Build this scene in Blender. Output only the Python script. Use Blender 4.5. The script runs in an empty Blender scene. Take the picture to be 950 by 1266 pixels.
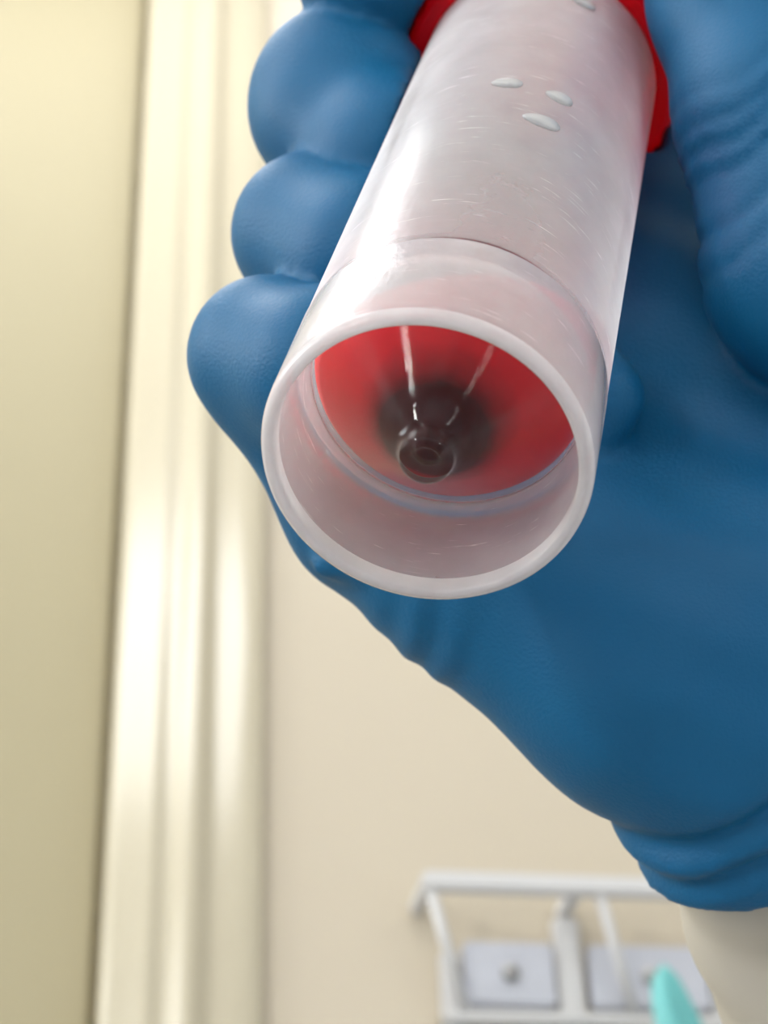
import bpy, bmesh, math, random
import numpy as np
from mathutils import Vector, Matrix

C = bpy.context.scene
COL = C.collection
random.seed(4)
R = math.radians

# ------------------------------------------------------------------ camera
F_PX, W_PX, H_PX = 2400.0, 950.0, 1266.0
PITCH, YAW, ROLL = R(33.0), R(10.0), R(2.0)
CAM_POS = Vector((0.0, -1.12, 1.30))
fwd = Vector((math.sin(YAW) * math.cos(PITCH), math.cos(YAW) * math.cos(PITCH), math.sin(PITCH)))
r0 = Vector((math.cos(YAW), -math.sin(YAW), 0.0))
u0 = r0.cross(fwd)
cr = r0 * math.cos(ROLL) - u0 * math.sin(ROLL)
cu = u0 * math.cos(ROLL) + r0 * math.sin(ROLL)
M = Matrix(((cr.x, cu.x, -fwd.x, CAM_POS.x), (cr.y, cu.y, -fwd.y, CAM_POS.y), (cr.z, cu.z, -fwd.z, CAM_POS.z), (0, 0, 0, 1)))
cam_d = bpy.data.cameras.new('camera')
cam = bpy.data.objects.new('camera', cam_d)
COL.objects.link(cam)
cam.matrix_world = M
cam_d.sensor_fit = 'VERTICAL'
cam_d.sensor_height = 24.0
cam_d.lens = 24.0 * F_PX / H_PX
cam_d.clip_start = 0.005
cam_d.clip_end = 50
cam_d.dof.use_dof = True
cam_d.dof.focus_distance = 0.186
cam_d.dof.aperture_fstop = cam_d.lens / 1.6
C.camera = cam

# ------------------------------------------------------------------ world, exposure, lamps
wd = bpy.data.worlds.new('world')
C.world = wd
wd.use_nodes = True
wd.node_tree.nodes['Background'].inputs[0].default_value = (0.97, 0.98, 1.0, 1)
wd.node_tree.nodes['Background'].inputs[1].default_value = 0.25
vs = C.view_settings
vs.view_transform = 'Standard'
vs.look = 'None'
vs.gamma = 1.0
vs.exposure = 0.25
vs.use_curve_mapping = False
C.cycles.transparent_max_bounces = 32
C.cycles.max_bounces = 16
C.cycles.diffuse_bounces = 12
C.cycles.glossy_bounces = 6
C.cycles.transmission_bounces = 12
C.cycles.use_denoising = True
C.cycles.sample_clamp_indirect = 4.0

CEIL = 2.72
LAMPS = [  # x, y, size x, size y, watts
    (-0.05, -0.34, 0.80, 0.40, 6.0),
    (-0.75, -0.95, 0.60, 0.60, 7.0),
    (-0.95, -3.00, 1.20, 0.60, 14.0),
    (1.35, -2.60, 1.20, 0.60, 13.0),
]
for (lx, ly, sx, sy, wt) in LAMPS:
    ld = bpy.data.lights.new('ceiling_lamp_light', 'AREA')
    ld.shape = 'RECTANGLE'
    ld.size, ld.size_y = sx, sy
    ld.energy = wt
    ld.color = (0.96, 0.98, 1.0)
    lo = bpy.data.objects.new('ceiling_lamp_light', ld)
    lo.location = (lx, ly, CEIL - 0.035)
    COL.objects.link(lo)


# ------------------------------------------------------------------ helpers
def cp(px, py, d):
    """millimetre point in the hand/tube frame from a picture position and a distance"""
    return np.array([(px - W_PX / 2) / F_PX * d, -(py - H_PX / 2) / F_PX * d, -d], float)


def wall_pt(px, py, y):
    d = cr * ((px - W_PX / 2) / F_PX) - cu * ((py - H_PX / 2) / F_PX) + fwd
    t = (y - CAM_POS.y) / d.y
    return CAM_POS + d * t


HAND_M = M @ Matrix.Scale(0.001, 4)       # hand/tube frame in millimetres -> world


def link(name, mesh, mats, parent=None):
    o = bpy.data.objects.new(name, mesh)
    COL.objects.link(o)
    for m in (mats if isinstance(mats, (list, tuple)) else [mats]):
        mesh.materials.append(m)
    if parent is not None:
        o.parent = parent
    return o


def smooth(mesh, on=True):
    mesh.polygons.foreach_set('use_smooth', [on] * len(mesh.polygons))
    mesh.update()


def from_bm(name, bm, mats, parent=None, sm=False):
    bmesh.ops.recalc_face_normals(bm, faces=bm.faces)
    me = bpy.data.meshes.new(name)
    bm.to_mesh(me)
    bm.free()
    if sm:
        smooth(me)
    return link(name, me, mats, parent)


def add_box(bm, lo, hi, bev=0.0):
    v = [bm.verts.new((x, y, z)) for x in (lo[0], hi[0]) for y in (lo[1], hi[1]) for z in (lo[2], hi[2])]
    fs = [bm.faces.new([v[i] for i in q]) for q in ((0, 1, 3, 2), (4, 6, 7, 5), (0, 4, 5, 1), (2, 3, 7, 6), (0, 2, 6, 4), (1, 5, 7, 3))]
    if bev:
        es = list({e for f in fs for e in f.edges})
        bmesh.ops.bevel(bm, geom=es, offset=bev, segments=2, affect='EDGES')


def box(name, lo, hi, m, parent=None, bev=0.0):
    bm = bmesh.new()
    add_box(bm, lo, hi, bev)
    return from_bm(name, bm, m, parent)


def add_tube(bm, pts, r, n=10):
    pts = [Vector(p) for p in pts]
    rings = []
    prev = None
    for i, p in enumerate(pts):
        t = (pts[min(i + 1, len(pts) - 1)] - pts[max(i - 1, 0)]).normalized()
        a = prev if prev is not None else (Vector((0, 0, 1)) if abs(t.z) < .9 else Vector((1, 0, 0)))
        x = (a - t * a.dot(t)).normalized()
        prev = x
        y = t.cross(x)
        rr = r[i] if isinstance(r, (list, tuple)) else r
        rings.append([bm.verts.new(p + (x * math.cos(2 * math.pi * k / n) + y * math.sin(2 * math.pi * k / n)) * rr) for k in range(n)])
    for a, b in zip(rings, rings[1:]):
        for k in range(n):
            bm.faces.new((a[k], a[(k + 1) % n], b[(k + 1) % n], b[k]))
    bm.faces.new(rings[0])
    bm.faces.new(rings[-1])


def lathe(bm, prof, n=96, closed=False, mat_idx=None):
    """profile of (radius, height) about local Z"""
    rings = []
    for (r, s) in prof:
        if r < 1e-6:
            rings.append([bm.verts.new((0, 0, s))])
        else:
            rings.append([bm.verts.new((r * math.cos(2 * math.pi * k / n), r * math.sin(2 * math.pi * k / n), s)) for k in range(n)])
    pairs = list(zip(rings, rings[1:]))
    if closed:
        pairs.append((rings[-1], rings[0]))
    for i, (a, b) in enumerate(pairs):
        for k in range(n):
            q = (k + 1) % n
            if len(a) == 1 and len(b) == 1:
                continue
            if len(a) == 1:
                f = bm.faces.new((a[0], b[k], b[q]))
            elif len(b) == 1:
                f = bm.faces.new((a[k], b[0], a[q]))
            else:
                f = bm.faces.new((a[k], a[q], b[q], b[k]))
            f.smooth = True
            if mat_idx:
                f.material_index = mat_idx[i]


def empty(name, loc=(0, 0, 0)):
    o = bpy.data.objects.new(name, None)
    o.location = loc
    COL.objects.link(o)
    o.empty_display_size = .02
    return o


def tag(o, label, cat, group=None, kind=None):
    o['label'] = label
    o['category'] = cat
    if group:
        o['group'] = group
    if kind:
        o['kind'] = kind
    return o


# ------------------------------------------------------------------ materials
def srgb(r, g, b):
    f = lambda c: (c / 255 / 12.92) if c / 255 <= .04045 else ((c / 255 + .055) / 1.055) ** 2.4
    return (f(r), f(g), f(b), 1)


def newmat(name):
    m = bpy.data.materials.new(name)
    m.use_nodes = True
    return m, m.node_tree.nodes, m.node_tree.links


def paint(name, col, rough=.5, var=.05, scale=6.0, bump=.0, bscale=300, spec=.5, metallic=0.0):
    m, N, L = newmat(name)
    b = N['Principled BSDF']
    tc = N.new('ShaderNodeTexCoord')
    nz = N.new('ShaderNodeTexNoise')
    nz.inputs['Scale'].default_value = scale
    nz.inputs['Detail'].default_value = 4
    L.new(tc.outputs['Object'], nz.inputs['Vector'])
    mx = N.new('ShaderNodeMix')
    mx.data_type = 'RGBA'
    mx.inputs['A'].default_value = tuple(c * (1 - var) for c in col[:3]) + (1,)
    mx.inputs['B'].default_value = tuple(min(1, c * (1 + var)) for c in col[:3]) + (1,)
    L.new(nz.outputs['Fac'], mx.inputs['Factor'])
    L.new(mx.outputs['Result'], b.inputs['Base Color'])
    b.inputs['Roughness'].default_value = rough
    b.inputs['Specular IOR Level'].default_value = spec
    b.inputs['Metallic'].default_value = metallic
    if bump:
        n2 = N.new('ShaderNodeTexNoise')
        n2.inputs['Scale'].default_value = bscale
        L.new(tc.outputs['Object'], n2.inputs['Vector'])
        bp = N.new('ShaderNodeBump')
        bp.inputs['Strength'].default_value = bump
        bp.inputs['Distance'].default_value = .002
        L.new(n2.outputs['Fac'], bp.inputs['Height'])
        L.new(bp.outputs['Normal'], b.inputs['Normal'])
    return m


def plastic(name, face_fac, graze_fac, rough=.12, col=(.90, .885, .87), trans=.5, scratch=.06, power=1.0, gloss=1.0, worn=False):
    """milky clear plastic: part see-through, part diffuse and translucent, with a gloss"""
    m, N, L = newmat(name)
    for n in list(N):
        N.remove(n)
    out = N.new('ShaderNodeOutputMaterial')
    tc = N.new('ShaderNodeTexCoord')
    # fine scratches along and across the wall
    mp = N.new('ShaderNodeMapping')
    mp.inputs['Scale'].default_value = (1.2, 1.2, .4)
    mp.inputs['Rotation'].default_value = (.5, .3, .2)
    L.new(tc.outputs['Object'], mp.inputs['Vector'])
    nz = N.new('ShaderNodeTexNoise')
    nz.inputs['Scale'].default_value = 1.1
    nz.inputs['Detail'].default_value = 6
    L.new(mp.outputs['Vector'], nz.inputs['Vector'])
    bp = N.new('ShaderNodeBump')
    bp.inputs['Strength'].default_value = scratch
    bp.inputs['Distance'].default_value = .15
    L.new(nz.outputs['Fac'], bp.inputs['Height'])
    df = N.new('ShaderNodeBsdfDiffuse')
    df.inputs['Color'].default_value = (*col, 1)
    L.new(bp.outputs['Normal'], df.inputs['Normal'])
    tl = N.new('ShaderNodeBsdfTranslucent')
    tl.inputs['Color'].default_value = (*col, 1)
    ml = N.new('ShaderNodeMixShader')
    ml.inputs[0].default_value = trans
    L.new(df.outputs[0], ml.inputs[1])
    L.new(tl.outputs[0], ml.inputs[2])
    tr = N.new('ShaderNodeBsdfTransparent')
    tr.inputs['Color'].default_value = (.97, .965, .96, 1)
    lw = N.new('ShaderNodeLayerWeight')
    lw.inputs['Blend'].default_value = .5
    pw = N.new('ShaderNodeMath')
    pw.operation = 'POWER'
    pw.inputs[1].default_value = power
    L.new(lw.outputs['Facing'], pw.inputs[0])
    mr = N.new('ShaderNodeMapRange')
    mr.inputs['To Min'].default_value = face_fac
    mr.inputs['To Max'].default_value = graze_fac
    L.new(pw.outputs[0], mr.inputs['Value'])
    # uneven haze of the moulding
    n2 = N.new('ShaderNodeTexNoise')
    n2.inputs['Scale'].default_value = .16
    n2.inputs['Detail'].default_value = 5
    L.new(tc.outputs['Object'], n2.inputs['Vector'])
    m2 = N.new('ShaderNodeMapRange')
    m2.inputs['From Min'].default_value = .3
    m2.inputs['From Max'].default_value = .7
    m2.inputs['To Min'].default_value = .88
    m2.inputs['To Max'].default_value = 1.06
    L.new(n2.outputs['Fac'], m2.inputs['Value'])
    mu = N.new('ShaderNodeMath')
    mu.operation = 'MULTIPLY'
    mu.use_clamp = True
    L.new(mr.outputs[0], mu.inputs[0])
    L.new(m2.outputs[0], mu.inputs[1])
    fac_out = mu.outputs[0]
    if worn:            # scuffs: short slanting scratches that scatter more
        sm_ = N.new('ShaderNodeMapping')
        sm_.inputs['Rotation'].default_value = (.25, .35, 0)
        sm_.inputs['Scale'].default_value = (.14, .14, 1.7)
        L.new(tc.outputs['Object'], sm_.inputs['Vector'])
        s1 = N.new('ShaderNodeTexNoise')
        s1.inputs['Scale'].default_value = 1.6
        s1.inputs['Detail'].default_value = 3
        L.new(sm_.outputs[0], s1.inputs['Vector'])
        r1 = N.new('ShaderNodeMapRange')
        r1.inputs['From Min'].default_value = .64
        r1.inputs['From Max'].default_value = .72
        r1.inputs['To Max'].default_value = .30
        L.new(s1.outputs['Fac'], r1.inputs['Value'])
        s2 = N.new('ShaderNodeTexNoise')
        s2.inputs['Scale'].default_value = .3
        L.new(tc.outputs['Object'], s2.inputs['Vector'])
        r2 = N.new('ShaderNodeMapRange')
        r2.inputs['From Min'].default_value = .42
        r2.inputs['From Max'].default_value = .6
        L.new(s2.outputs['Fac'], r2.inputs['Value'])
        mm = N.new('ShaderNodeMath')
        mm.operation = 'MULTIPLY_ADD'
        mm.use_clamp = True
        L.new(r1.outputs[0], mm.inputs[0])
        L.new(r2.outputs[0], mm.inputs[1])
        L.new(mu.outputs[0], mm.inputs[2])
        fac_out = mm.outputs[0]
    mb = N.new('ShaderNodeMixShader')
    L.new(fac_out, mb.inputs[0])
    L.new(tr.outputs[0], mb.inputs[1])
    L.new(ml.outputs[0], mb.inputs[2])
    gl = N.new('ShaderNodeBsdfGlossy')
    gl.inputs['Roughness'].default_value = rough
    L.new(bp.outputs['Normal'], gl.inputs['Normal'])
    fr = N.new('ShaderNodeFresnel')
    fr.inputs['IOR'].default_value = 1.45
    mf = N.new('ShaderNodeMixShader')
    fg = N.new('ShaderNodeMath')
    fg.operation = 'MULTIPLY'
    fg.inputs[1].default_value = gloss
    L.new(fr.outputs[0], fg.inputs[0])
    L.new(fg.outputs[0], mf.inputs[0])
    L.new(mb.outputs[0], mf.inputs[1])
    L.new(gl.outputs[0], mf.inputs[2])
    L.new(mf.outputs[0], out.inputs['Surface'])
    return m


MAT_WALL = paint('beige_wall_paint', srgb(193, 181, 160), .6, .02, 3, .05, 400)
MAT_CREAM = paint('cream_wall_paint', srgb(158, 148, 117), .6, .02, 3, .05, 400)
MAT_TRIM = paint('gloss_trim_paint', srgb(181, 172, 150), .20, .01, 3)
MAT_PALE = paint('pale_wall_paint', srgb(224, 228, 234), .7, .02, 3)
MAT_CEIL = paint('ceiling_paint', srgb(240, 238, 232), .8, .02, 3)
MAT_FLOOR = paint('floor_vinyl', srgb(172, 174, 178), .5, .05, 4)
MAT_RACK = paint('white_coated_wire', srgb(200, 198, 196), .4, .02, 20)
MAT_PANEL = paint('pale_grey_panel', srgb(186, 187, 194), .45, .02, 10)
MAT_SCREW = paint('dull_screw', srgb(150, 148, 146), .4, .05, 200, metallic=.7)
MAT_TEAL = paint('turquoise_nitrile', srgb(98, 172, 170), .5, .08, 60)
MAT_SLEEVE = paint('pale_coat_cloth', srgb(188, 180, 165), .85, .04, 90, .25, 900)
MAT_CAP = paint('red_polyethylene', srgb(235, 20, 44), .35, .04, .1)
_n, _l = MAT_CAP.node_tree.nodes, MAT_CAP.node_tree.links        # the cap lets some light through
_t = _n.new('ShaderNodeBsdfTranslucent')
_t.inputs['Color'].default_value = srgb(245, 30, 60)
_m = _n.new('ShaderNodeMixShader')
_m.inputs[0].default_value = .65
_l.new(_n['Principled BSDF'].outputs[0], _m.inputs[1])
_l.new(_t.outputs[0], _m.inputs[2])
_l.new(_m.outputs[0], _n['Material Output'].inputs['Surface'])
MAT_PLASTIC = plastic('frosted_tube_plastic', .12, .80, .5, (.97, .97, .985), .5, .06, 2.4, .10, True)
MAT_BORE = plastic('clear_bore_plastic', .04, .4, .25, (.98, .975, .98), .5, .06, 2.0, .5)
MAT_SKIRT = plastic('frosted_skirt_plastic', .27, .78, .22, (.98, .96, .965), .5, .06, 1.5, .8, True)
MAT_SKIRT_IN = plastic('frosted_skirt_inside', .21, .5, .22, (.97, .94, .95), .5, .06, 1.5, .35, True)
MAT_RIM = plastic('milky_rim_plastic', .80, .92, .16, (.98, .955, .95))
MAT_CONE = plastic('clear_cone_plastic', .0, .5, .05, (.96, .88, .84), .5, .02, 4.0, .7)
MAT_INNER = plastic('clear_inner_plastic', .0, .05, .2, (.92, .86, .80), .5, 0, 3.0, .05)


def glove_mat():
    m, N, L = newmat('blue_nitrile')
    b = N['Principled BSDF']
    tc = N.new('ShaderNodeTexCoord')
    nz = N.new('ShaderNodeTexNoise')
    nz.inputs['Scale'].default_value = .06
    nz.inputs['Detail'].default_value = 4
    L.new(tc.outputs['Object'], nz.inputs['Vector'])
    mx = N.new('ShaderNodeMix')
    mx.data_type = 'RGBA'
    mx.inputs['A'].default_value = srgb(6, 82, 124)
    mx.inputs['B'].default_value = srgb(9, 91, 132)
    L.new(nz.outputs['Fac'], mx.inputs['Factor'])
    L.new(mx.outputs['Result'], b.inputs['Base Color'])
    b.inputs['Roughness'].default_value = .5
    b.inputs['Specular IOR Level'].default_value = .25
    n2 = N.new('ShaderNodeTexNoise')
    n2.inputs['Scale'].default_value = 2.5
    n2.inputs['Detail'].default_value = 3
    L.new(tc.outputs['Object'], n2.inputs['Vector'])
    bp = N.new('ShaderNodeBump')
    bp.inputs['Strength'].default_value = .12
    bp.inputs['Distance'].default_value = .3
    L.new(n2.outputs['Fac'], bp.inputs['Height'])
    L.new(bp.outputs['Normal'], b.inputs['Normal'])
    return m


MAT_GLOVE = glove_mat()


def blood_mat():
    """settled cells dark at the tip, bright red above"""
    m, N, L = newmat('red_blood')
    b = N['Principled BSDF']
    tc = N.new('ShaderNodeTexCoord')
    sep = N.new('ShaderNodeSeparateXYZ')
    L.new(tc.outputs['Object'], sep.inputs[0])
    nz = N.new('ShaderNodeTexNoise')
    nz.inputs['Scale'].default_value = .25
    L.new(tc.outputs['Object'], nz.inputs['Vector'])
    ad = N.new('ShaderNodeMath')
    ad.operation = 'MULTIPLY_ADD'
    ad.inputs[1].default_value = 1.6
    L.new(nz.outputs['Fac'], ad.inputs[0])
    L.new(sep.outputs['Z'], ad.inputs[2])
    mr = N.new('ShaderNodeMapRange')
    mr.inputs['From Min'].default_value = 3.0
    mr.inputs['From Max'].default_value = 18.0
    L.new(ad.outputs[0], mr.inputs['Value'])
    rp = N.new('ShaderNodeValToRGB')
    e = rp.color_ramp.elements
    e[0].position = 0.0
    e[0].color = srgb(52, 10, 14)
    e[1].position = .26
    e[1].color = srgb(72, 10, 16)
    for p, c in ((.46, srgb(215, 26, 42)), (.75, srgb(250, 40, 58)), (1.0, srgb(250, 80, 95))):
        q = e.new(p)
        q.color = c
    L.new(mr.outputs[0], rp.inputs[0])
    L.new(rp.outputs[0], b.inputs['Base Color'])
    b.inputs['Roughness'].default_value = .5
    b.inputs['Specular IOR Level'].default_value = .1
    b.inputs['Subsurface Weight'].default_value = .6
    b.inputs['Subsurface Radius'].default_value = (1.0, .12, .12)
    b.inputs['Subsurface Scale'].default_value = .004
    return m


MAT_BLOOD = blood_mat()
m, N, L = newmat('lamp_diffuser')
for n in list(N):
    N.remove(n)
em = N.new('ShaderNodeEmission')
em.inputs[0].default_value = (1, .96, .9, 1)
em.inputs[1].default_value = 1
oo = N.new('ShaderNodeOutputMaterial')
L.new(em.outputs[0], oo.inputs[0])
MAT_LAMP = m


# ------------------------------------------------------------------ the room
def struct(o):
    o['kind'] = 'structure'
    return o


XL, XR, YF = -2.2, 2.4, -4.2
trim_x0 = wall_pt(153, 633, -0.02).x
trim_x1 = wall_pt(328, 633, -0.005).x
bm = bmesh.new()
add_box(bm, (trim_x0 + .001, 0, 0), (XR, .12, CEIL))
struct(from_bm('wall_back', bm, MAT_WALL))
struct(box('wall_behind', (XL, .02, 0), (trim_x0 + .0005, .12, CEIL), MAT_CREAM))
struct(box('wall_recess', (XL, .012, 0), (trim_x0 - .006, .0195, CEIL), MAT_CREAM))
struct(box('wall_left', (XL - .12, YF, 0), (XL, .12, CEIL), MAT_PALE))
struct(box('wall_right', (XR, YF, 0), (XR + .12, .12, CEIL), MAT_PALE))
struct(box('wall_front', (XL - .12, YF - .12, 0), (XR + .12, YF, CEIL), MAT_PALE))
struct(box('floor', (XL - .12, YF - .12, -.1), (XR + .12, .12, 0), MAT_FLOOR))
struct(box('ceiling', (XL - .12, YF - .12, CEIL), (XR + .12, .12, CEIL + .1), MAT_CEIL))

def added_light(n, c, along, w, h, strength, col):
    # added light source out of view: frame round a glowing pane, set on a wall whose inner face is at c
    root = empty('added_light_%d' % n, c)
    root['kind'] = 'structure'
    m, N, L = newmat('glow_pane')
    b = N['Principled BSDF']
    b.inputs['Emission Color'].default_value = (*col, 1)
    b.inputs['Emission Strength'].default_value = strength
    def bx(name, a0, a1, z0, z1, t, mm):
        if along == 'y':
            return box(name, (0.001, a0, z0), (t, a1, z1), mm, root)
        return box(name, (a0, 0.001, z0), (a1, t, z1), mm, root)
    bx('pane', -w / 2, w / 2, -h / 2, h / 2, .01, m)
    for (a0, a1, z0, z1) in ((-w / 2 - .05, -w / 2, -h / 2 - .05, h / 2 + .05), (w / 2, w / 2 + .05, -h / 2 - .05, h / 2 + .05),
                             (-w / 2, w / 2, -h / 2 - .05, -h / 2), (-w / 2, w / 2, h / 2, h / 2 + .05)):
        bx('frame', a0, a1, z0, z1, .03, MAT_TRIM)


added_light(1, (XL, -2.75, 1.75), 'y', .30, .60, 42, (1, .98, .95))  # added to reflect as the main streak in the cone
added_light(3, (XL, -0.66, 2.38), 'y', 1.1, .46, 18, (.93, .97, 1))  # added high pane: fill from the left and sheen on the glove
added_light(2, (1.62, YF, .85), 'x', .14, .60, 14, (1, .98, .95))  # added to reflect as the dimmer second streak in the cone

# moulded casing: a profile (along x, out from the wall) run up the wall
tw = trim_x1 - trim_x0
prof = [(0, 0.0), (0, .016), (.02, .0185), (.06, .0195), (.22, .0195), (.26, .021), (.30, .021), (.33, .019),
        (.40, .0185), (.43, .020), (.47, .0225), (.52, .0235), (.57, .022), (.61, .0175), (.64, .014), (.67, .0125),
        (.70, .0125), (.74, .014), (.80, .0145), (.90, .012), (.97, .010), (1.0, .007), (1.0, 0.0)]
bm = bmesh.new()
ra = [bm.verts.new((trim_x0 + a * tw, -b if a > 0 or b > 0 else 0, 0.0)) for a, b in prof]
rb = [bm.verts.new((trim_x0 + a * tw, -b, CEIL - .001)) for a, b in prof]
for i in range(len(prof) - 1):
    f = bm.faces.new((ra[i], ra[i + 1], rb[i + 1], rb[i]))
    f.smooth = 1 < i < len(prof) - 2
bm.faces.new(ra)
bm.faces.new(rb)
trim = struct(from_bm('trim_1', bm, MAT_TRIM))

for i, (lx, ly, sx, sy, wt) in enumerate(LAMPS):
    root = empty('ceiling_light', (lx, ly, CEIL))
    tag(root, ['short white ceiling light panel close to the trimmed wall', 'small square white ceiling light panel left of the gloved hand', 'long white ceiling light panel over the left of the room behind the camera',
               'long white ceiling light panel over the right of the room behind the camera'][i], 'ceiling light')
    bm = bmesh.new()
    for (a, b_) in (((-sx / 2 - .02, -sy / 2 - .02), (sx / 2 + .02, -sy / 2)), ((-sx / 2 - .02, sy / 2), (sx / 2 + .02, sy / 2 + .02)),
                    ((-sx / 2 - .02, -sy / 2), (-sx / 2, sy / 2)), ((sx / 2, -sy / 2), (sx / 2 + .02, sy / 2))):
        add_box(bm, (a[0], a[1], -.03), (b_[0], b_[1], 0))
    from_bm('frame', bm, MAT_CEIL, root)
    box('diffuser', (-sx / 2, -sy / 2, -.02), (sx / 2, sy / 2, -.005), MAT_LAMP, root)


# ------------------------------------------------------------------ wall rack with two panels
def rack():
    yf = -.045
    w = lambda px, py, y: wall_pt(px, py, y)
    a = w(530, 1088, yf)
    b = w(715, 1098, yf)
    c = w(905, 1108, yf)
    top = (a.z + b.z) / 2
    x0, x1, x2 = a.x, b.x, c.x
    root = empty('wall_rack', (x0, 0, top))
    tag(root, 'white wire rack with two pale panels on the beige wall below the gloved hand', 'rack')
    rel = lambda x, y, z: (x - x0, y, z - top)
    low = top - .30
    bm = bmesh.new()
    add_box(bm, rel(x0 - .004, yf - .005, top - .006), rel(x2, yf + .005, top + .006), .002)
    from_bm('top_rail', bm, MAT_RACK, root)
    for x in (x0, x1, x2):
        bm = bmesh.new()
        add_box(bm, rel(x - .004, yf, top - .005), rel(x + .004, -.0005, top + .005), .0015)
        from_bm('side_rail', bm, MAT_RACK, root)
    for x in (x1, x2):
        bm = bmesh.new()
        add_box(bm, rel(x - .008, -.012, low), rel(x + .008, -.0005, top - .0055), .002)
        from_bm('post', bm, MAT_RACK, root)
    bm = bmesh.new()
    add_box(bm, rel(x0 + .012, -.012, low), rel(x0 + .024, -.0005, top - .03), .002)
    from_bm('post', bm, MAT_RACK, root)
    for x in (x0, x1 + .012):
        bm = bmesh.new()
        p = [Vector(rel(x + .001, yf, top - .004)), Vector(rel(x + .026, -.014, top - .075))]
        add_tube(bm, p, .0035, 8)
        from_bm('brace', bm, MAT_RACK, root, True)
    zt, zb = w(620, 1165, -.012).z, w(620, 1245, -.012).z
    for (xa, xb) in ((x0 + .026, x1 - .010), (x1 + .012, x2 - .010)):
        pn = box('panel', rel(xa, -.014, zb), rel(xb, -.004, zt), MAT_PANEL, root, .002)
        bm = bmesh.new()
        mid = (xa + xb) / 2
        ctr = Vector(rel(mid, -.0145, (zt + zb) / 2))
        add_tube(bm, [ctr, ctr + Vector((0, -.002, 0)), ctr + Vector((0, -.004, 0))], [.0055, .0055, .003], 14)
        from_bm('screw', bm, MAT_SCREW, pn)
    bm = bmesh.new()
    add_box(bm, rel(x0 + .012, -.020, zb - .012), rel(x2, -.0005, zb - .004), .002)
    from_bm('lower_rail', bm, MAT_RACK, root)


rack()


def teal():
    base = wall_pt(848, 1300, -.10)
    tip = wall_pt(842, 1192, -.10)
    root_h = tip.z - base.z
    bm = bmesh.new()
    rings = []
    n = 28
    for i in range(15):
        t = i / 14
        rad = .0185 * (1 - t ** 5) ** .55 * (1 - .38 * t) + .0004
        z = -.06 + (root_h + .06) * t
        rings.append([bm.verts.new(((rad * (1 + .14 * math.sin(3 * th + 4 * t)) * math.cos(th)) - .003 * t + .004 * math.sin(5 * t),
                                    rad * .6 * (1 + .2 * math.sin(4 * th + 1 + 3 * t)) * math.sin(th), z)) for th in [2 * math.pi * k / n for k in range(n)]])
    for a, b in zip(rings, rings[1:]):
        for k in range(n):
            bm.faces.new((a[k], a[(k + 1) % n], b[(k + 1) % n], b[k]))
    bm.faces.new(rings[0])
    bm.faces.new(rings[-1])
    o = from_bm('glove', bm, MAT_TEAL, None, True)
    o.location = base
    tag(o, 'turquoise glove tip sticking up beside the white wall rack', 'glove')


teal()

# ------------------------------------------------------------------ the tube
TC = np.array([3.532, 4.143, -170.663])
TA = np.array([.17291, .53963, -.82395])
TA /= np.linalg.norm(TA)
E1 = np.cross(TC + TA * 50, TA)
E1 /= np.linalg.norm(E1)                # to the right in the picture
E2 = np.cross(TA, E1)                   # up and towards the camera
if E2[2] < 0:
    E2 = -E2
if np.dot(np.cross(E1, E2), TA) < 0:
    E1f = -E1
else:
    E1f = E1
tube_m = Matrix(((E1f[0], E2[0], TA[0], TC[0]), (E1f[1], E2[1], TA[1], TC[1]), (E1f[2], E2[2], TA[2], TC[2]), (0, 0, 0, 1)))
tube = empty('centrifuge_tube')
tube.matrix_world = HAND_M @ tube_m
tag(tube, 'frosted plastic tube with red cap and blood in its cone, held in the blue glove', 'tube')

NSEG = 128
bm = bmesh.new()
lathe(bm, [(13.55, .35), (13.75, .08), (14.1, 0), (14.35, .05), (14.75, .4), (14.93, 1.0), (14.96, 2.0), (14.96, 14.7), (14.85, 15.0), (14.6, 15.12),
           (13.9, 15.12), (13.36, 15.0), (13.30, 14.0), (13.42, 8), (13.5, 2)], NSEG, True,
      [1] * 5 + [0] * 5 + [2] * 4 + [1])
skirt = from_bm('skirt', bm, [MAT_SKIRT, MAT_RIM, MAT_SKIRT_IN], tube)
cone_o = [(13.28, 14.9), (13.2, 14.45), (12.95, 14.05), (12.5, 13.4), (10.0, 10.5), (7.0, 7.05), (4.6, 4.3), (3.3, 2.9), (2.75, 2.3), (2.55, 1.7), (2.5, 1.0), (2.35, .6), (2.0, .4),
          (1.6, .42), (1.3, .7), (1.15, .95), (.8, .95), (.6, .8), (0, .75)]
wall_o = [(14.55, 108), (14.86, 107.6), (14.9, 60), (14.9, 16.0), (14.8, 15.5), (14.5, 15.2), (13.4, 15.2)]
cone_i = [(0, 1.35), (.9, 1.45), (1.5, 2.2), (2.2, 3.2), (3.7, 4.8), (9.5, 11.1), (12.3, 14.2), (13.2, 15.8), (13.55, 18.0)]
wall_i = [(13.6, 60), (13.6, 107.6), (13.8, 108)]
prof = wall_o + cone_o + cone_i + wall_i
idx = [0] * len(wall_o) + [3, 3] + [1] * (len(cone_o) - 2) + [2] * (len(cone_i) - 1) + [4] * 2 + [0] * 4
bm = bmesh.new()
lathe(bm, prof, NSEG, True, idx)
body = from_bm('tube_body', bm, [MAT_PLASTIC, MAT_CONE, MAT_INNER, MAT_RIM, MAT_BORE], tube)

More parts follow.
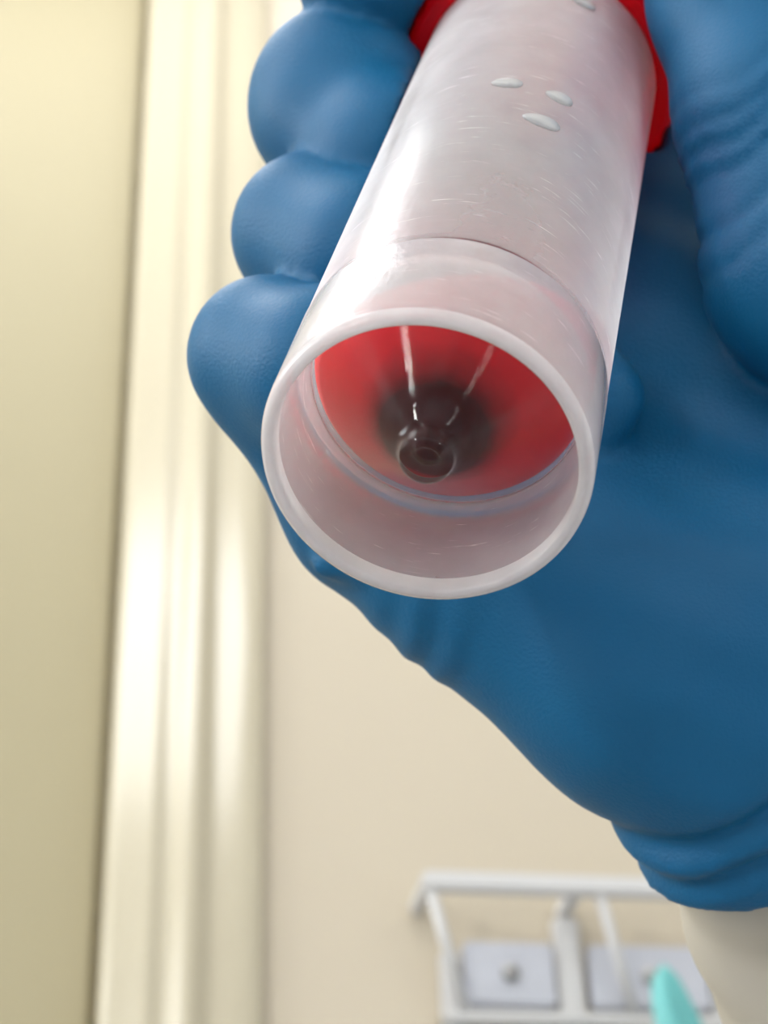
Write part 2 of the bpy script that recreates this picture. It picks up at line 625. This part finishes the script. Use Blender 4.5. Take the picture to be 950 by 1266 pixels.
# blood pooled in the cone with a level top
bm = bmesh.new()
lathe(bm, [(0, 1.41), (.85, 1.51), (1.45, 2.25), (2.14, 3.25), (3.63, 4.86), (9.43, 11.16), (12.22, 14.26), (13.1, 15.84), (13.46, 18.0), (13.48, 30), (0, 30)], NSEG)
up_w = Vector((0, 0, 1))
up_l = (tube.matrix_world.to_3x3().inverted() @ up_w).normalized()
geom = bm.verts[:] + bm.edges[:] + bm.faces[:]
bmesh.ops.bisect_plane(bm, geom=geom, plane_co=(0, 0, 19.0), plane_no=up_l, clear_outer=True)
bmesh.ops.holes_fill(bm, edges=[e for e in bm.edges if e.is_boundary], sides=0)
blood = from_bm('blood', bm, MAT_BLOOD, tube)

# cap: ribbed skirt, flat top
bm = bmesh.new()
n = 144
rings = []
for (r, s, k) in ((15.0, 93.0, 0), (16.6, 93.0, 0), (17.2, 93.5, 0), (17.3, 94.5, .35), (17.3, 109.5, .35), (17.1, 111.2, .1), (16.2, 112.2, 0)):
    rings.append([bm.verts.new(((r + (k if q % 4 < 2 else -k)) * math.cos(2 * math.pi * q / n), (r + (k if q % 4 < 2 else -k)) * math.sin(2 * math.pi * q / n), s)) for q in range(n)])
for (r, s) in ((13.0, 112.2), (13.0, 110.0), (15.0, 109.0)):
    rings.append([bm.verts.new((r * math.cos(2 * math.pi * q / n), r * math.sin(2 * math.pi * q / n), s)) for q in range(n)])
for a, b in zip(rings, rings[1:] + rings[:1]):
    if a is rings[-3] or a is rings[-2]:
        pass
    for q in range(n):
        bm.faces.new((a[q], a[(q + 1) % n], b[(q + 1) % n], b[q]))
bm.faces.new(rings[-3])
bmesh.ops.delete(bm, geom=[f for f in bm.faces if False], context='FACES')
cap = from_bm('cap', bm, MAT_CAP, tube)
bm = bmesh.new()
lathe(bm, [(0, 109.4), (13.9, 109.4), (13.9, 108.3), (13.0, 108.2), (0, 108.2)], 64)
from_bm('cap_seal', bm, MAT_CAP, cap)


# pink film added inside the wall, imitating the cap's red showing through
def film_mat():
    m, N, L = newmat('cap_tint')
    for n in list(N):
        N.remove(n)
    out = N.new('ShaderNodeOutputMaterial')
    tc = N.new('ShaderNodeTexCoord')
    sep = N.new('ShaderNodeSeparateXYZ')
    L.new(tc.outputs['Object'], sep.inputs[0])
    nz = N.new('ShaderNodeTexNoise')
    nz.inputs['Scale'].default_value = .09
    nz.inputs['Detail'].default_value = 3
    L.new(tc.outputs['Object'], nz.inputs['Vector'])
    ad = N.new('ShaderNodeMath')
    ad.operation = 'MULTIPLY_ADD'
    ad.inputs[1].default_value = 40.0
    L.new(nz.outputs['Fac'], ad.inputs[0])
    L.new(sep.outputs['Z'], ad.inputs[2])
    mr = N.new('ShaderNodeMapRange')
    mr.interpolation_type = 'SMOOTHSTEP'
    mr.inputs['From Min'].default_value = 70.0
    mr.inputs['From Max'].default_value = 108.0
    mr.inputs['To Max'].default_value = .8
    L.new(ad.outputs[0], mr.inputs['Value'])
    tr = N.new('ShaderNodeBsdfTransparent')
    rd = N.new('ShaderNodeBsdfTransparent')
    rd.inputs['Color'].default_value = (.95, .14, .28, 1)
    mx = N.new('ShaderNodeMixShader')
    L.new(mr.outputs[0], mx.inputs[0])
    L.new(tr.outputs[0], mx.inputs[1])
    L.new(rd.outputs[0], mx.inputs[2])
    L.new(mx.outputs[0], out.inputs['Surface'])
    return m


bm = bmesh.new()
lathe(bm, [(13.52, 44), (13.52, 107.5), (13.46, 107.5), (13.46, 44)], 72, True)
from_bm('cap_tint', bm, film_mat(), tube)


# drops clinging to the inside of the wall
def drop(ang, s, w, h, seed):
    bm = bmesh.new()
    bmesh.ops.create_icosphere(bm, subdivisions=3, radius=1.0)
    rnd = random.Random(seed)
    rr = 14.9
    for v in bm.verts:
        x, y, z = v.co
        y2 = y * h * (1 + .25 * x)
        th = ang + (x * w + .15 * w * y) / rr
        rad = rr - .03 + max(z, 0) * .5 + (.25 * max(0, -y) if z > 0 else 0)
        v.co = (rad * math.cos(th), rad * math.sin(th), s + y2)
    o = from_bm('droplet', bm, MAT_DROP, tube, True)
    return o


MAT_DROP = plastic('milky_drop', .34, .85, .06, (.97, .97, .96), .5, 0)


def tube_hit(px, py, rad):
    d = np.array([(px - W_PX / 2) / F_PX, -(py - H_PX / 2) / F_PX, -1.0])
    best = None
    lo = 120.0
    # local ray against the cylinder
    o_l = np.array([np.dot(-TC, E1f), np.dot(-TC, E2), np.dot(-TC, TA)])
    d_l = np.array([np.dot(d, E1f), np.dot(d, E2), np.dot(d, TA)])
    A = d_l[0] ** 2 + d_l[1] ** 2
    B = 2 * (o_l[0] * d_l[0] + o_l[1] * d_l[1])
    Cc = o_l[0] ** 2 + o_l[1] ** 2 - rad ** 2
    t = (-B - math.sqrt(max(B * B - 4 * A * Cc, 0))) / (2 * A)
    p = o_l + d_l * t
    return math.atan2(p[1], p[0]), p[2]


for i, (px, py, w_, h_) in enumerate(((627, 103, 1.7, 1.3), (692, 121, 1.6, 1.4), (670, 150, 2.1, 1.5), (722, 4, 1.6, 1.4))):
    a_, s_ = tube_hit(px, py, 14.9)
    drop(a_, s_, w_, h_, i)


# ------------------------------------------------------------------ gloved hand: distance field -> surface
def surface_nets(vol, origin, h):
    nx, ny, nz = vol.shape
    ins = vol < 0
    c = np.zeros((nx - 1, ny - 1, nz - 1), np.int8)
    for i in (0, 1):
        for j in (0, 1):
            for k in (0, 1):
                c += ins[i:nx - 1 + i, j:ny - 1 + j, k:nz - 1 + k]
    act = np.argwhere((c > 0) & (c < 8))
    ids = -np.ones(c.shape, np.int64)
    ids[act[:, 0], act[:, 1], act[:, 2]] = np.arange(len(act))
    acc = np.zeros((len(act), 3))
    cnt = np.zeros(len(act))
    offs = [(i, j, k) for i in (0, 1) for j in (0, 1) for k in (0, 1)]
    val = {o: vol[act[:, 0] + o[0], act[:, 1] + o[1], act[:, 2] + o[2]] for o in offs}
    for a in offs:
        for ax in range(3):
            if a[ax] == 0:
                b = list(a)
                b[ax] = 1
                b = tuple(b)
                va, vb = val[a], val[b]
                m = (va < 0) != (vb < 0)
                t = va[m] / (va[m] - vb[m])
                p = np.repeat(np.array(a, float)[None], m.sum(), 0)
                p[:, ax] = t
                acc[m] += p
                cnt[m] += 1
    verts = (act + acc / cnt[:, None]) * h + origin
    faces = []
    for ax in range(3):
        o1, o2 = [(1, 2), (2, 0), (0, 1)][ax]
        sl0 = [slice(0, -1)] * 3
        sl1 = [slice(0, -1)] * 3
        sl1[ax] = slice(1, None)
        a0 = ins[:nx - 0]
        A_ = np.take(ins, range(0, ins.shape[ax] - 1), ax)
        B_ = np.take(ins, range(1, ins.shape[ax]), ax)
        e = np.argwhere(A_ != B_)
        ok = (e[:, o1] > 0) & (e[:, o2] > 0) & (e[:, o1] < c.shape[o1]) & (e[:, o2] < c.shape[o2])
        e = e[ok]
        flip = A_[e[:, 0], e[:, 1], e[:, 2]]
        q = []
        for d1, d2 in ((-1, -1), (0, -1), (0, 0), (-1, 0)):
            p = e.copy()
            p[:, o1] += d1
            p[:, o2] += d2
            q.append(ids[p[:, 0], p[:, 1], p[:, 2]])
        q = np.stack(q, 1)
        q[~flip] = q[~flip][:, ::-1]
        faces.append(q)
    return verts, np.concatenate(faces)


def make_hand():
    h = .8
    lo = np.array([-33., -52., -288.])
    hi = np.array([98., 88., -188.])
    n = ((hi - lo) / h).astype(int) + 1
    X = (lo[0] + h * np.arange(n[0], dtype=np.float32))[:, None, None]
    Y = (lo[1] + h * np.arange(n[1], dtype=np.float32))[None, :, None]
    Z = (lo[2] + h * np.arange(n[2], dtype=np.float32))[None, None, :]
    X, Y, Z = [a.astype(np.float32) for a in (X, Y, Z)]

    def cone(a, b, ra, rb):
        a, b = np.asarray(a), np.asarray(b)
        d = b - a
        l2 = float(d @ d)
        t = ((X - a[0]) * d[0] + (Y - a[1]) * d[1] + (Z - a[2]) * d[2]) / l2
        t = np.clip(t, 0, 1).astype(np.float32)
        dist = np.sqrt((X - a[0] - d[0] * t) ** 2 + (Y - a[1] - d[1] * t) ** 2 + (Z - a[2] - d[2] * t) ** 2)
        return (dist - (ra + (rb - ra) * t)).astype(np.float32), t

    def smin(a, b, k):
        hh = np.clip(k - np.abs(a - b), 0, None) / k
        return np.minimum(a, b) - hh * hh * k * .25

    def chain(pts, k=6.0):
        out = None
        for (p, ra), (q, rb) in zip(pts, pts[1:]):
            d, _ = cone(cp(*p), cp(*q), ra, rb)
            out = d if out is None else smin(out, d, k)
        return out

    # palm
    palm = chain([((462, 622, 225), 10), ((606, 690, 223), 13.0), ((812, 838, 217), 13.6)], 8)
    for pts in ([((520, 450, 235), 10.5), ((700, 600, 232), 11.5), ((960, 760, 222), 13)],
                [((580, 260, 249), 11), ((800, 430, 242), 11), ((1060, 600, 230), 13)],
                [((655, 190, 268), 13), ((815, 318, 262), 16.5), ((1150, 500, 242), 15)],
                [((960, 780, 222), 14), ((1150, 460, 236), 14)],
                [((812, 838, 217), 13.6), ((1000, 830, 220), 15), ((1180, 760, 226), 15)]):
        palm = smin(palm, chain(pts, 8), 12)
    # wrist and cuff, running down and away
    ax0, ax1 = cp(893, 900, 216), cp(965, 1130, 226)
    wr, t1 = cone(ax0, ax1, 15.6, 12.0)
    w2, _ = cone(cp(1130, 850, 222), cp(1190, 1130, 230), 17, 14)
    wr = smin(wr, w2, 14)
    # fingers
    pinky = chain([((450, 640, 226), 8.4), ((332, 440, 224), 7.9), ((400, 456, 214), 7.7), ((470, 420, 214), 6.6)])
    ring = chain([((525, 450, 237), 9.4), ((388, 289, 237), 8.6), ((455, 320, 227), 8.5), ((520, 300, 229), 7.2)])
    mid = chain([((580, 262, 251), 9.8), ((418, 126, 251), 10.0), ((482, 208, 239), 9.4), ((545, 225, 241), 8.0)])
    mid = smin(mid, chain([((404, 150, 247), 8.6), ((428, 104, 250), 9.3)]), 4)
    idx = chain([((655, 130, 275), 9.5), ((500, -30, 269), 9.0), ((462, -25, 250), 8.3), ((478, -80, 247), 8.0), ((530, -140, 252), 7.6)])
    thumb = chain([((1240, 560, 226), 13), ((1012, 335, 219), 12.3), ((962, 150, 224), 11.2), ((925, -10, 232), 11.4), ((900, -100, 238), 9.5)], 4)
    # creases round the thumb joint
    ta, tb = cp(1012, 335, 219), cp(962, 150, 224)
    d = tb - ta
    tt = ((X - ta[0]) * d[0] + (Y - ta[1]) * d[1] + (Z - ta[2]) * d[2]) / np.linalg.norm(d)
    LT = np.linalg.norm(d)
    wob = .9 * np.sin(X * .35 + Z * .2) + .5 * np.sin(X * .8 + 1)
    for (pos, amp, wd_) in ((.05 * LT, .45, .8), (.30 * LT, .65, .9), (.62 * LT, .5, .8), (.78 * LT, .55, .8), (.92 * LT, .45, .7), (1.12 * LT, .3, .8)):
        thumb = thumb + (amp * np.exp(-((tt - pos + wob) / wd_) ** 2)).astype(np.float32)
    # folds of the cuff
    dw = ax1 - ax0
    dw /= np.linalg.norm(dw)
    tw_ = (X - ax0[0]) * dw[0] + (Y - ax0[1]) * dw[1] + (Z - ax0[2]) * dw[2]
    wob = 1.6 * np.sin(X * .13 + 1.3) + .6 * np.sin(X * .33 + .6)
    for (pos, amp, wd_) in ((3.8, 1.5, 1.6), (7.2, -.5, 1.3), (9.8, 1.0, 1.3), (13.0, -.25, 1.0)):
        wr = wr + (amp * np.exp(-((tw_ - pos + wob) / wd_) ** 2)).astype(np.float32)
    body_ = smin(palm, wr, 2.5)
    # pleats on the heel of the hand near the tube
    hx, hy = cp(520, 790, 215)[0], cp(520, 790, 215)[1]
    u = (X - hx) * .95 + (Y - hy) * -.30
    msk = np.exp(-(((X - hx) / 5.0) ** 2 + ((Y - hy) / 6.5) ** 2))
    body_ = body_ + (.30 * np.sin(u * 1.35 + .5 * np.sin(Y * .5)) * msk).astype(np.float32)
    # broad soft tension folds across the palm
    v = X * .5 + Y * .86
    body_ = body_ + (.14 * np.sin(v * .8 + .8 * np.sin(X * .1)) * np.clip((X - 15) / 15, 0, 1)).astype(np.float32)
    f = smin(pinky, body_, 3)
    for g, k in ((ring, .6), (mid, .6), (idx, .6)):
        g2 = np.minimum(f, g)
        f = smin(f, g, k)
    # fingers blend into the palm at their roots
    f = np.minimum(f, smin(body_, np.minimum(np.minimum(ring, mid), idx), 2.0))
    f = smin(f, thumb, 1.2)
    # small fold of glove beside the skirt, and its puckered corner at the edge of the hand
    f = smin(f, chain([((742, 535, 217), 2.2), ((752, 492, 217), 2.7), ((745, 448, 220), 2.2)]), 1.5)
    f = smin(f, chain([((400, 700, 219), 1.1), ((440, 690, 218), 2.5)]), 2.0)
    # cut at the end of the cuff
    f = np.maximum(f, tw_ - 15.2)
    # the tube is gripped, not pierced
    rx, ry, rz = X - TC[0], Y - TC[1], Z - TC[2]
    s = rx * TA[0] + ry * TA[1] + rz * TA[2]
    rad = np.sqrt(np.clip(rx * rx + ry * ry + rz * rz - s * s, 0, None))
    rt = np.where(s > 92.3, 17.75, 15.0).astype(np.float32)
    f = np.maximum(f, rt + .1 - rad)
    V, Fq = surface_nets(f.astype(np.float32), lo, h)
    # relax the stair-steps of the grid a little
    e = np.concatenate([Fq[:, [0, 1]], Fq[:, [1, 2]], Fq[:, [2, 3]], Fq[:, [3, 0]]])
    deg = np.bincount(e.ravel(), minlength=len(V)).astype(float)
    for lam in (.5, -.52, .5, -.52, .5, -.5):
        acc = np.zeros_like(V)
        for ax in range(3):
            acc[:, ax] = np.bincount(e[:, 0], V[e[:, 1], ax], len(V)) + np.bincount(e[:, 1], V[e[:, 0], ax], len(V))
        V = V + lam * (acc / deg[:, None] - V)
    me = bpy.data.meshes.new('glove')
    me.from_pydata(V.tolist(), [], Fq.tolist())
    smooth(me)
    return me, ax0, dw


glove_me, AX0, DW = make_hand()
person = empty('person')
# keep only the largest connected shell
bm = bmesh.new()
bm.from_mesh(glove_me)
bm.verts.ensure_lookup_table()
seen = set()
best = []
for v in bm.verts:
    if v.index in seen:
        continue
    stack, comp = [v], []
    seen.add(v.index)
    while stack:
        q = stack.pop()
        comp.append(q)
        for e in q.link_edges:
            w_ = e.other_vert(q)
            if w_.index not in seen:
                seen.add(w_.index)
                stack.append(w_)
    if len(comp) > len(best):
        best = comp
keep = set(best)
bmesh.ops.delete(bm, geom=[v for v in bm.verts if v not in keep], context='VERTS')
bm.to_mesh(glove_me)
bm.free()
smooth(glove_me)
wrist_w = HAND_M @ Vector(AX0)
person.matrix_world = Matrix.Translation(wrist_w)
tag(person, "right hand in blue glove gripping the red-capped tube, pale sleeve at the wrist", 'person')
glove = link('glove', glove_me, MAT_GLOVE, person)
glove.matrix_world = HAND_M

# sleeve: folded cloth tube from under the cuff, running off below
def make_sleeve():
    a = AX0 + DW * 9.0
    cen0 = (cp(930, 900, 216) + cp(1130, 850, 222)) / 2 + DW * 9.0
    d = DW * .9 + np.array([.08, 0, 0])
    d /= np.linalg.norm(d)
    x = np.array([1., 0, 0]) - d * d[0]
    x /= np.linalg.norm(x)
    y = np.cross(d, x)
    bm = bmesh.new()
    rings = []
    n = 120
    for i in range(90):
        s = i * 1.6
        ring = []
        for k in range(n):
            th = 2 * math.pi * k / n
            fold = .6 * math.sin(s * .42 + 2.0 * math.sin(th * 2 + .5) + 1.2 * math.sin(s * .11)) + .45 * math.sin(s * .31 + 3 * math.cos(th) + 1) * math.sin(th * 3 + s * .05)
            fold *= min(1, s / 6)
            gx = 24.3 + .05 * s + fold
            gy = 14.0 + .10 * s + fold
            p = cen0 + d * s + x * (gx * math.cos(th)) + y * (gy * math.sin(th))
            ring.append(bm.verts.new(p))
        rings.append(ring)
    for a_, b_ in zip(rings, rings[1:]):
        for k in range(n):
            bm.faces.new((a_[k], a_[(k + 1) % n], b_[(k + 1) % n], b_[k]))
    o = from_bm('sleeve', bm, MAT_SLEEVE, person, True)
    o.matrix_world = HAND_M
    md = o.modifiers.new('thickness', 'SOLIDIFY')
    md.thickness = .6
    md.offset = -1


make_sleeve()
